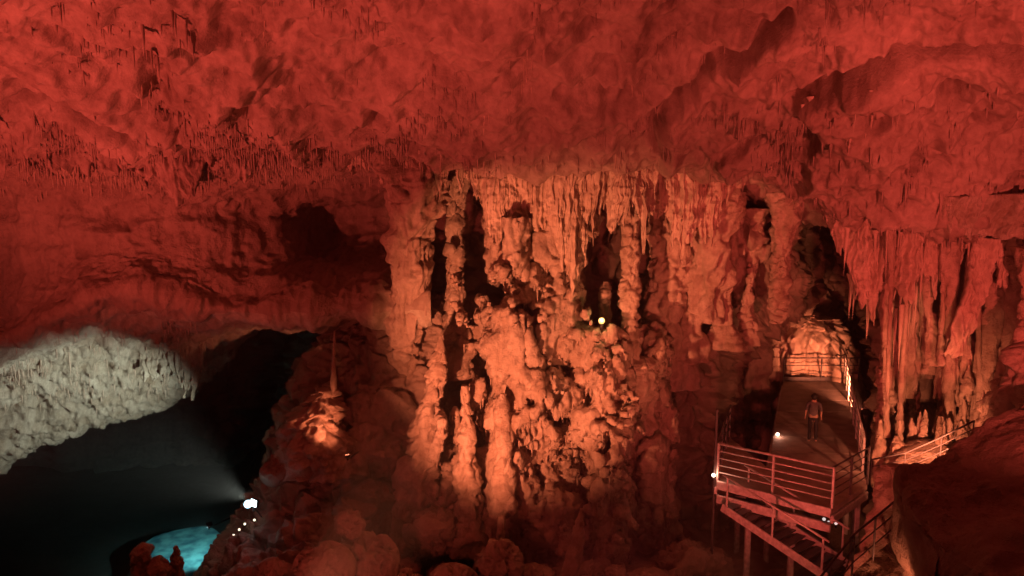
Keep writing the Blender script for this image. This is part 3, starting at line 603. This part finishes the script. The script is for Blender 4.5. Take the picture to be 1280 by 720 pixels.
# broken rocks at the foot of the great column
RB = []
for k in range(5):
    o = boulder(0, 0, 20, 1 / px_m(20), 'x', 460 + k); RB.append(o.data); bpy.data.objects.remove(o)
for k in range(70):
    x_ = rng2.uniform(-8, 7); y_ = rng2.uniform(18.2, 23.4 if x_ > -5.5 else 21); o = bpy.data.objects.new('broken_rock', rng2.choice(RB)); COL.objects.link(o); r_ = rng2.uniform(.12, .42)
    o.location = (x_, y_, floor_z(x_, y_) + r_ * .3); o.scale = (r_ * rng2.uniform(.8, 1.4), r_, r_ * rng2.uniform(.6, 1)); o.rotation_euler = (rng2.uniform(-.4, .4), rng2.uniform(-.4, .4), rng2.uniform(0, 6.3))
    tag(o, 'small broken rock scattered on the floor before the great column', 'rock', 'broken rocks before the great column')

# flowstone dome at the head of the walkway
column('flowstone_dome', [(1014, 560, 35.4, 68), (1012, 500, 35.4, 62), (1010, 450, 35.4, 54), (1009, 420, 35.5, 46), (1007, 400, 35.7, 32), (1005, 389, 35.8, 6)], M['flow'],
       'bright striped flowstone dome at the head of the walkway', 'flowstone', nth=200, nz=150, bump=.10, cell=1.4, flute=.34, seed=98)
column('rock', [(942, 520, 33.6, 20), (944, 460, 33.4, 16), (948, 425, 33.2, 11), (950, 405, 33.2, 4)], M['wall'], 'ragged rock hung with drips beside the bright dome', 'rock', nth=48, nz=80, bump=.25, cell=.6, flute=.2, seed=99)

# ------------------------------------------------------------------ boulders in front
for i, a in enumerate([
    (455, 704, 19.6, 38, 'large reddish boulder at the foot of the slope above the pit'),
    (405, 712, 18.6, 32, 'rounded boulder beside the large reddish one, toward the pit'),
    (436, 655, 19.8, 18, 'small upright boulder on top of the boulder heap by the pit'),
    (500, 738, 19.8, 26, 'dark boulder between the boulder heap and the great column'),
    (565, 742, 19.6, 34, 'boulder directly below the slim spire of the flowstone mass'),
    (655, 750, 20.8, 44, 'broad low boulder carrying the thin candle shaped stalagmite'),
    (735, 756, 20.8, 30, 'boulder under the leaning pointed stalagmite'),
    (812, 752, 21, 38, 'dim boulder right of the leaning pointed stalagmite'),
    (866, 720, 22.5, 46, 'dark boulder under the viewing platform'),
    (345, 724, 19.0, 26, 'low boulder at the brink of the pit'),
    (540, 662, 23.2, 30, 'swollen lump at the left foot of the flowstone mass'),
    (347, 588, 24.6, 19, 'small amber lit rock just above the white lamp'),
    (690, 648, 23.9, 40, 'smooth round lump low on the front of the flowstone mass'),
    (620, 705, 20.6, 30, 'knobbly boulder behind the candle shaped stalagmite')]):
    boulder(*a, seed=110 + i)
column('rock', [(402, 585, 25.2, 50), (400, 550, 25.3, 42), (396, 522, 25.5, 33), (400, 500, 25.8, 22), (410, 484, 26.1, 11), (414, 476, 26.3, 2)], M['cal'], 'orange lit crumbly pitted mound on the slope above the pit', 'rock', nth=110, nz=110, bump=.28, cell=.6, knob=.26, flute=.1, seed=152)
for i, (px, py, Y, r, lab) in enumerate([(178, 700, 20.5, 14, 'round red lit knob in front of the teal pool'), (199, 716, 20.4, 15, 'low red knob between the two taller ones at the pool'), (220, 704, 20.6, 8, 'narrow red lit knob standing over the teal pool')]):
    column('stalagmite', [(px, py + 45, Y, r * 1.2), (px, py + 12, Y, r), (px, py - 8, Y, r * .9), (px, py - 18, Y, r * .45), (px, py - 22, Y, 1)], M['cal'], lab, 'stalagmite', 'red lit stalagmites by the pool', nth=40, nz=50, bump=.10, cell=.3, knob=.08, seed=140 + i)

# pool
wl = PZ(235, 690, -6.9)
th = np.linspace(0, 2 * np.pi, 64, endpoint=False); rr = 1 + .16 * np.sin(3 * th + 1) + .08 * np.sin(5 * th)
me = bpy.data.meshes.new('pool'); me.from_pydata([(wl[0] + 2.3 * c * math.cos(t), wl[1] + 2.6 * c * math.sin(t), -6.9) for t, c in zip(th, rr)], [], [list(range(64))])
mw, t_, b_ = nt('pool_water'); b_.inputs['Base Color'].default_value = (.10, .42, .45, 1); b_.inputs['Roughness'].default_value = .08; b_.inputs['IOR'].default_value = 1.33
nz_ = t_.nodes.new('ShaderNodeTexNoise'); nz_.inputs['Scale'].default_value = 2.0; nz_.inputs['Detail'].default_value = 5; gg = t_.nodes.new('ShaderNodeNewGeometry'); t_.links.new(gg.outputs['Position'], nz_.inputs['Vector'])
cr = t_.nodes.new('ShaderNodeValToRGB'); cr.color_ramp.elements[0].position = .34; cr.color_ramp.elements[0].color = (.10, .22, .26, 1); cr.color_ramp.elements[1].position = .64; cr.color_ramp.elements[1].color = (.30, .60, .58, 1)
t_.links.new(nz_.outputs[0], cr.inputs[0]); t_.links.new(cr.outputs[0], b_.inputs['Base Color'])
pool = link('pool_water', me, mw); pool['kind'] = 'structure'

# ------------------------------------------------------------------ metalwork
def bar(name, a, b, w, hgt, mat, parent, up=(0, 0, 1)):
    """square or flat bar from a to b, bevelled"""
    a, b = Vector(a), Vector(b); d = b - a; L = d.length
    z = d.normalized(); x = z.cross(Vector(up))
    if x.length < 1e-3: x = Vector((1, 0, 0))
    x.normalize(); y = z.cross(x)
    bm = bmesh.new(); bmesh.ops.create_cube(bm, size=1); bmesh.ops.scale(bm, verts=bm.verts, vec=(w, hgt, L))
    bmesh.ops.bevel(bm, geom=bm.edges[:], offset=min(w, hgt) * .18, segments=1, affect='EDGES')
    me = bpy.data.meshes.new(name); bm.to_mesh(me); bm.free()
    o = link(name, me, mat, parent)
    m4 = Matrix((x, y, z)).transposed().to_4x4(); m4.translation = (a + b) / 2
    o.matrix_local = (Matrix.Translation(-Vector(parent.location)) @ m4) if parent else m4
    return o
def tube(name, pts, r, mat, parent, n=8):
    bm = bmesh.new(); pts = [Vector(p) - (Vector(parent.location) if parent else Vector()) for p in pts]; rings = []
    for i, p in enumerate(pts):
        d = (pts[min(i + 1, len(pts) - 1)] - pts[max(i - 1, 0)]).normalized(); x = d.cross(Vector((0, 0, 1)));
        if x.length < 1e-3: x = Vector((1, 0, 0))
        x.normalize(); y = d.cross(x); rings.append([bm.verts.new(p + x * r * math.cos(k * 2 * math.pi / n) + y * r * math.sin(k * 2 * math.pi / n)) for k in range(n)])
    for A, B in zip(rings, rings[1:]):
        for k in range(n): bm.faces.new((A[k], A[(k + 1) % n], B[(k + 1) % n], B[k]))
    bm.faces.new(rings[0][::-1]); bm.faces.new(rings[-1])
    me = bpy.data.meshes.new(name); bm.to_mesh(me); bm.free()
    for p in me.polygons: p.use_smooth = True
    return link(name, me, mat, parent)
def slab(name, poly, z0, z1, mat, parent):
    bm = bmesh.new(); o = Vector(parent.location); vs = [bm.verts.new(Vector((x, y, z0)) - o) for x, y in poly]; f = bm.faces.new(vs)
    r = bmesh.ops.extrude_face_region(bm, geom=[f]); bmesh.ops.translate(bm, verts=[e for e in r['geom'] if isinstance(e, bmesh.types.BMVert)], vec=(0, 0, z1 - z0))
    bmesh.ops.recalc_face_normals(bm, faces=bm.faces[:]); me = bpy.data.meshes.new(name); bm.to_mesh(me); bm.free()
    return link(name, me, mat, parent)
def rail_run(parent, pts, hgt, nrails, mat, post_every=1.6, r=.022, pr=.035, posts=True):
    pts = [Vector(p) for p in pts]
    for k in range(nrails):
        zz = hgt * (1 - k / nrails); tube('rail' if k else 'handrail', [p + Vector((0, 0, zz)) for p in pts], r * (1.35 if k == 0 else .8), mat, parent)
    if posts:
        for a, b in zip(pts, pts[1:]):
            n_ = max(1, round((b - a).length / post_every))
            for i in range(n_ + (b is pts[-1])):
                p = a.lerp(b, i / n_); bar('post', p + Vector((0, 0, -.05)), p + Vector((0, 0, hgt + .02)), pr * 2, pr * 1.4, mat, parent, up=(b - a))
DZ = 1.3
fl, fr_ = PZ(979, 476, DZ), PZ(1056, 476, DZ); nl, nr = PZ(960, 585, DZ), PZ(1078, 590, DZ)
wk = empty('walkway', ((nl + nr) / 2).tolist()); tag(wk, 'long raised concrete walkway with metal railings leading to the bright flowstone dome', 'walkway')
steps = 7
for i in range(steps):      # deck panels with open joints
    a, b = i / steps + .0015, (i + 1) / steps - .0015
    slab('deck_panel', [tuple((nl + (fl - nl) * a)[:2]), tuple((nr + (fr_ - nr) * a)[:2]), tuple((nr + (fr_ - nr) * b)[:2]), tuple((nl + (fl - nl) * b)[:2])], DZ - .16, DZ, M['deck'], wk)
for a, b in ((nl, fl), (nr, fr_)): bar('side_beam', a - (0, 0, .32), b - (0, 0, .32), .18, .28, M['steel'], wk)
rail_run(wk, [nr, fr_], 1.05, 5, M['steel'], 1.7)
rail_run(wk, [fl, fr_ + (fr_ - fl) * .22], 1.0, 3, M['dark'], 1.35)
bar('kick_plate', fl + np.array((0, 0, .09)), fr_ + np.array((0, 0, .09)), .05, .16, M['dark'], wk)
for t in (.15, .5, .85):
    for a, b in ((nl, fl), (nr, fr_)):
        p = a + (b - a) * t; bar('support_leg', (p[0], p[1], floor_z(p[0], p[1]) - .4), (p[0], p[1], DZ - .47), .16, .16, M['steel'], wk)

A = PZ(897, 601, DZ); B = PZ(957, 615, DZ); C_ = PZ(1040, 636, DZ); D_ = PZ(1084, 606, DZ); E_ = np.array((7.3, 25.9, DZ))
pf = empty('viewing_platform', ((A + C_) / 2).tolist()); tag(pf, 'raised viewing platform with a five bar metal railing on tall legs', 'platform')
slab('deck', [tuple(A[:2]), tuple(C_[:2]), tuple(D_[:2]), tuple(nr[:2] - (.0, .05)), tuple(nl[:2] - (.0, .05)), tuple(E_[:2])], DZ - .15, DZ + .002, M['deck'], pf)
out = np.array((C_[1] - A[1], -(C_[0] - A[0]), 0)); out = out / np.linalg.norm(out)
if out[1] > 0: out = -out
bar('fascia_beam', A + out * .05 - (0, 0, .10), C_ + out * .05 - (0, 0, .10), .08, .26, M['steel'], pf)
bar('lower_beam', A + out * .02 - (0, 0, .52), C_ + out * .02 - (0, 0, .52), .12, .26, M['steel'], pf)
bar('side_beam', A - (.05, 0, .30), E_ - (.05, 0, .30), .10, .24, M['steel'], pf)
bar('end_beam', C_ - (0, 0, .30), D_ - (0, 0, .30), .10, .24, M['steel'], pf)
rail_run(pf, [A + (0, 0, .06), C_ + (0, 0, .06)], 1.05, 5, M['steel'], 1.45, .027, .045)
rail_run(pf, [A + (0, .1, .06), E_ + (0, 0, .06)], 1.05, 4, M['dark'], 1.6, .018, .03)
rail_run(pf, [C_ + (0.02, .1, .06), D_ + (0, 0, .06)], 1.05, 5, M['dark'], 1.3, .018, .03)
for nm, p, top in (('tall_post', A + np.array((-.08, .05, 0)), 3.4), ('support_leg', A + (C_ - A) * .34 + (0, .4, 0), DZ - .66), ('support_leg', A + (C_ - A) * .72 + (0, .3, 0), DZ - .66), ('support_leg', E_ + (.3, -.3, 0), DZ - .42), ('support_leg', D_ + (-.2, .1, 0), DZ - .42)):
    w9 = .07 if nm == 'tall_post' else .16; bar(nm, (p[0], p[1], floor_z(p[0], p[1]) - .4), (p[0], p[1], top), w9, w9, M['dark'] if nm == 'tall_post' else M['steel'], pf)
bar('brace', A + np.array((0, .1, -.7)), A + (C_ - A) * .30 + (0, .3, -.35), .10, .16, M['dark'], pf)

# staircase going down under the platform
s0, s1 = P(902, 634, 21.3), P(1034, 722, 19.0)
st = empty('staircase', s0.tolist()); tag(st, 'steep metal staircase descending below the viewing platform', 'staircase')
dirv = (s1 - s0); side = np.array((-dirv[1], dirv[0], 0)); side = side / np.linalg.norm(side) * 1.1
for o_ in (0, 1):
    bar('stringer', s0 + side * o_, s1 + side * o_, .06, .22, M['steel'], st)
    tube('handrail', [s0 + side * o_ + (0, 0, .95), s1 + side * o_ + (0, 0, .95)], .03, M['steel'], st)
    for f in (.05, .5, .95): bar('post', s0 + dirv * f + side * o_, s0 + dirv * f + side * o_ + (0, 0, .95), .05, .05, M['steel'], st)
for i in range(11):
    p = s0 + dirv * (i + .5) / 11; bar('tread', p + side * .04, p + side * .96, .26, .04, M['dark'], st)

# low railing along the ridge on the right, and the lower path with its railing
def railing(name, pts, hgt, n_, label, mat, every=1.0):
    o = empty(name, [float(x) for x in pts[0]]); tag(o, label, 'railing'); rail_run(o, pts, hgt, n_, mat, every, .017, .02); return o
railing('railing', [P(1088, 602, 20.6), P(1130, 594, 20.4), P(1175, 575, 20.0), P(1215, 556, 19.4)], .62, 3, 'low dark railing along the ridge in front of the stalagmites', M['dark'])
pa, pb, pc = P(1140, 672, 16.2), P(1098, 715, 15.2), P(1050, 790, 13.8)
fp_pts = []
for q, wv in ((pa, .55), (pb, .7), (pc, .8)): fp_pts.append((q, wv))
net = [[q + np.array((s_ * wv, s_ * wv * .35, 0)) for q, wv in fp_pts] for s_ in (-1, -.3, .3, 1)]
sheet('footpath', net, 30, 60, lambda G, N: .05 * fbm(G * 1.8, 4, .6, 160), M['floor'], (0, 0, 10))
railing('railing', [pa + np.array((-.5, -.2, .02)), pb + np.array((-.65, -.25, .02)), pc + np.array((-.75, -.28, .02))], .9, 3, 'dark metal railing along the lit lower footpath', M['dark'], 1.1)

# ------------------------------------------------------------------ lamps
def look(o, target):
    d = Vector(target) - Vector(o.matrix_world.translation if o.parent is None else o.location + o.parent.location); o.rotation_euler = d.to_track_quat('-Z', 'Y').to_euler()
def add_light(parent, offset, target, col, watts, cone=None, blend=.5, rad=.12):
    ld = bpy.data.lights.new('lamp_light', 'SPOT' if cone else 'POINT'); ld.color = col; ld.energy = watts; ld.shadow_soft_size = rad
    if cone: ld.spot_size = R(cone); ld.spot_blend = blend
    lo = bpy.data.objects.new('lamp_light', ld); COL.objects.link(lo); lo.parent = parent; lo.location = offset
    if target is not None: look(lo, target)
    return lo
def fixture(name, loc, aim, size, glow, label, cat='lamp', group=None):
    """box floodlight on a bracket: housing, lens, bracket"""
    o = empty(name, [float(x) for x in loc]); tag(o, label, cat, group)
    d = (Vector(aim) - Vector(loc)).normalized(); q = d.to_track_quat('-Z', 'Y').to_matrix().to_4x4()
    def part(nm, dims, off, mat, tr=True):
        bm = bmesh.new(); bmesh.ops.create_cube(bm, size=1); bmesh.ops.scale(bm, verts=bm.verts, vec=dims); bmesh.ops.bevel(bm, geom=bm.edges[:], offset=min(dims) * .2, segments=2, affect='EDGES'); bmesh.ops.translate(bm, verts=bm.verts, vec=off)
        if tr: bm.transform(q)
        me = bpy.data.meshes.new(nm); bm.to_mesh(me); bm.free(); return link(nm, me, mat, o)
    s = size
    part('housing', (s, s * .8, s * .35), (0, 0, s * .2), M['black']); part('lens', (s * .86, s * .66, s * .06), (0, 0, -.01 * s), glow)
    part('bracket', (s * .12, s * .5, s * .7), (0, 0, -s * .45), M['dark'], False)
    return o
def stand(o, a, b): tube('stand', [Vector(a), Vector((a[0], a[1], a[2] - .12)), Vector(b)], .025, M['dark'], o)
for loc, aim, col, w_, cone, bl, lab in FLOODS:
    loc = (loc[0], loc[1], max(loc[2], floor_z(loc[0], loc[1]) + .35))
    o = fixture('floodlight', loc, aim, .42, M['glow_red'] if col == RED else M['glow_amber'], lab, 'floodlight')
    d = (Vector(aim) - Vector(loc)).normalized(); add_light(o, d * .12, aim, col, w_, cone, bl, .15)
# white lamp by the pit
p = P(317, 629, 23.5); aim = P(-30, 470, 30.5)
o = fixture('floodlight', p, Vector(p) + Vector((-.8, -1.0, .25)), .30, M['glow_white'], 'dazzling white floodlight on the rock above the pit', 'floodlight'); white_o = o
stand(o, p, P(330, 650, 24.6))
add_light(o, Vector((-.2, .1, .12)), aim, WHITE, 3600, 62, 1.0, .08)
pl_ = wl + np.array((1.9, -2.2, 2.3)); o = fixture('floodlight', pl_, wl, .24, M['glow_white'], 'small floodlight hung from the rock over the teal pool', 'floodlight')
add_light(o, Vector((-.08, .08, -.12)), wl + np.array((-.2, .2, 0)), TEAL, 520, 78, 1.0, .06); stand(o, pl_, pl_ + np.array((2.0, -.6, 1.0)))
# small lamps
bm = bmesh.new(); bmesh.ops.create_uvsphere(bm, u_segments=16, v_segments=12, radius=.12); bmesh.ops.translate(bm, verts=bm.verts, vec=(-.12, -.16, .04)); me = bpy.data.meshes.new('bulb'); bm.to_mesh(me); bm.free(); link('bulb', me, flat('lamp_white_soft', (.8, .8, .8), .3, emit=(.50, .88, 1.0), es=5), white_o)
def bulb(name, loc, r, glow, label, watts, col, group=None):
    o = empty(name, [float(x) for x in loc]); tag(o, label, 'lamp', group)
    bm = bmesh.new(); bmesh.ops.create_uvsphere(bm, u_segments=14, v_segments=10, radius=r); me = bpy.data.meshes.new('bulb'); bm.to_mesh(me); bm.free(); link('bulb', me, glow, o)
    tube('socket', [Vector(loc) + Vector((0, 0, -r * .7)), Vector(loc) + Vector((0, 0, -r * 2.6))], r * .55, M['black'], o, 10)
    if watts: add_light(o, Vector((0, -r * 1.6, r * .8)), None, col, watts)
    return o
bulb('spot_lamp', P(752, 401, 24.3), .10, M['glow_warm'], 'yellow lamp glowing on a ledge of the flowstone mass', 7, WARM)
bulb('deck_lamp', P(972, 543, 26.0), .06, M['glow_pink'], 'small lit deck lamp at the edge of the walkway', 5, (1, .4, .25))
bulb('post_lamp', P(892, 594, 22.0), .055, M['glow_pink'], 'small lit lamp fixed low on the tall platform post', 6, (1, .4, .25))
for px_0, py_0 in ((1030, 649), (1036, 653), (1045, 654)):
    bulb('marker_lamp', P(px_0, py_0, 20.5), .045, flat('lamp_dim', (.8, .8, .8), .3, emit=(1, .8, .75), es=.8), 'tiny pale marker light in the dark under the platform', 0, RED, 'marker lights under the platform')
for px_0, py_0 in ((318, 650), (306, 655), (299, 662), (292, 669)):
    bulb('rope_light', P(px_0, py_0, 24.0), .035, flat('lamp_rope', (.8, .8, .8), .3, emit=(1, .85, .6), es=2.5), 'tiny warm light in the string running down below the white floodlight', 0, RED, 'string of tiny lights by the pit')
# hidden amber lamps whose fixtures sit behind rocks
SL_PIX = pix(SLOPE)
for loc, aim, col, w_, cone, lab in [
    (nr + (fr_ - nr) * .5 + np.array((.45, 0, .25)), P(1006, 432, 35.2), AMBER, 3800, 36, 'amber floodlight outside the walkway railing aimed at the dome'),
    (on_sheet(SLOPE, *SL_PIX, 440, 566) + (.2, -1.7, .5), P(393, 512, 25.3), AMBER, 420, 46, 'amber floodlight on the slope lighting the pitted mound'),
    (on_sheet(SLOPE, *SL_PIX, 352, 618) + (.0, -.8, .1), P(346, 585, 24.6), AMBER, 60, 80, 'amber lamp lighting the small rock above the white floodlight'),
    (P(1176, 600, 18.6), P(1150, 535, 22.8), AMBER, 1500, 85, 'amber floodlight behind the low railing among the stalagmites'),
    (P(1118, 760, 14.4), P(1105, 690, 16.5), AMBER, 120, 130, 'amber lamp lighting the lower footpath'),
    (P(1262, 575, 17.4), P(1265, 430, 22.5), AMBER, 2800, 78, 'amber floodlight aimed up at the columns at the end of the right wall'),
    (P(1236, 590, 17.8), P(1205, 400, 23), AMBER, 4200, 64, 'amber floodlight aimed up at the slanting drapery')]:
    low = 'rock' in lab or 'pitted' in lab
    o = fixture('floodlight', loc, aim, .13 if low else .26, M['glow_amber'], lab, 'floodlight'); add_light(o, (Vector(aim) - Vector(loc)).normalized() * .1, aim, col, w_, cone, .8, .08)
    if low: stand(o, loc, loc + np.array((0, .9 if 'small' in lab else 1.8, -.5)))
    else: stand(o, loc, (loc[0], loc[1], min(loc[2] - .3, floor_z(loc[0], loc[1]) - .2)))

# ------------------------------------------------------------------ person on the walkway
def person():
    f = PZ(1015, 553, DZ); o = empty('person', f.tolist()); tag(o, 'person in dark trousers and a grey top standing on the walkway, back turned', 'person'); o.rotation_euler = (0, 0, R(-18)); o.scale = (.94, .94, .94)
    def skin(name, verts, edges, rad, mat, root=0):
        me = bpy.data.meshes.new(name); me.from_pydata(verts, edges, []); ob = link(name, me, mat, o)
        sk = ob.modifiers.new('skin', 'SKIN'); sk.use_smooth_shade = True
        for v, r in zip(me.skin_vertices[0].data, rad): v.radius = (r, r * .8) if not isinstance(r, tuple) else r
        me.skin_vertices[0].data[root].use_root = True
        ob.modifiers.new('sub', 'SUBSURF').levels = 1; ob.modifiers['sub'].render_levels = 2
        return ob
    V = [(0, 0, .92), (0, 0, 1.10), (0, 0, 1.32), (0, .0, 1.45), (0, .01, 1.52), (0, .02, 1.60), (0, .02, 1.69),
         (.10, 0, .86), (.11, .02, .48), (.12, 0, .09), (.13, .14, .04), (-.10, 0, .86), (-.10, -.02, .48), (-.11, -.06, .09), (-.12, .08, .04),
         (.19, 0, 1.40), (.25, -.01, 1.13), (.26, .06, .88), (.26, .09, .80), (-.19, 0, 1.40), (-.25, -.01, 1.13), (-.26, .06, .88), (-.26, .09, .80)]
    E = [(0, 1), (1, 2), (2, 3), (3, 4), (4, 5), (5, 6), (0, 7), (7, 8), (8, 9), (9, 10), (0, 11), (11, 12), (12, 13), (13, 14), (3, 15), (15, 16), (16, 17), (17, 18), (3, 19), (19, 20), (20, 21), (21, 22)]
    r = [.14, .13, .15, .10, .055, .085, .07, .10, .065, .045, .04, .10, .065, .045, .04, .065, .048, .036, .03, .065, .048, .036, .03]
    skin('body', V, E, r, M['skin'])
    skin('shirt', [V[0], V[1], V[2], V[3], V[15], V[16], V[19], V[20]], [(0, 1), (1, 2), (2, 3), (3, 4), (4, 5), (3, 6), (6, 7)], [.165, .155, .175, .12, .085, .068, .085, .068], M['shirt'])
    skin('trousers', [(0, 0, .96)] + [V[k] for k in (7, 8, 9, 11, 12, 13)], [(0, 1), (1, 2), (2, 3), (0, 4), (4, 5), (5, 6)], [.15, .115, .085, .07, .115, .085, .07], M['trousers'])
    bm = bmesh.new(); bmesh.ops.create_icosphere(bm, subdivisions=3, radius=.115)
    for v in bm.verts: v.co = Vector((v.co.x * .9, v.co.y * 1.02 - .015, v.co.z * 1.1 + 1.655))
    bmesh.ops.delete(bm, geom=[v for v in bm.verts if v.co.y > .06 and v.co.z < 1.69], context='VERTS')
    me = bpy.data.meshes.new('hair'); bm.to_mesh(me); bm.free(); link('hair', me, M['hair'], o)
person()

# ------------------------------------------------------------------ damp air of the cave
bpy.context.view_layer.update()
bb = np.array([o.matrix_world @ Vector(c) for o in SC.objects if o.type == 'MESH' for c in o.bound_box]); lo_, hi_ = bb.min(0) - 1, bb.max(0) + 1
hm = bpy.data.materials.new('haze_air'); hm.use_nodes = True; hm.node_tree.nodes.remove(hm.node_tree.nodes['Principled BSDF'])
pv = hm.node_tree.nodes.new('ShaderNodeVolumePrincipled'); pv.inputs['Density'].default_value = .0025; pv.inputs['Color'].default_value = (.9, .9, .9, 1); pv.inputs['Anisotropy'].default_value = .2
hm.node_tree.links.new(pv.outputs[0], hm.node_tree.nodes['Material Output'].inputs['Volume'])
bm = bmesh.new(); bmesh.ops.create_cube(bm, size=1); bmesh.ops.scale(bm, verts=bm.verts, vec=(hi_ - lo_).tolist()); me = bpy.data.meshes.new('haze'); bm.to_mesh(me); bm.free()
tag(link('haze', me, hm, None, ((hi_ + lo_) / 2).tolist()), 'thin damp haze filling the whole cave', 'haze', None, 'stuff')
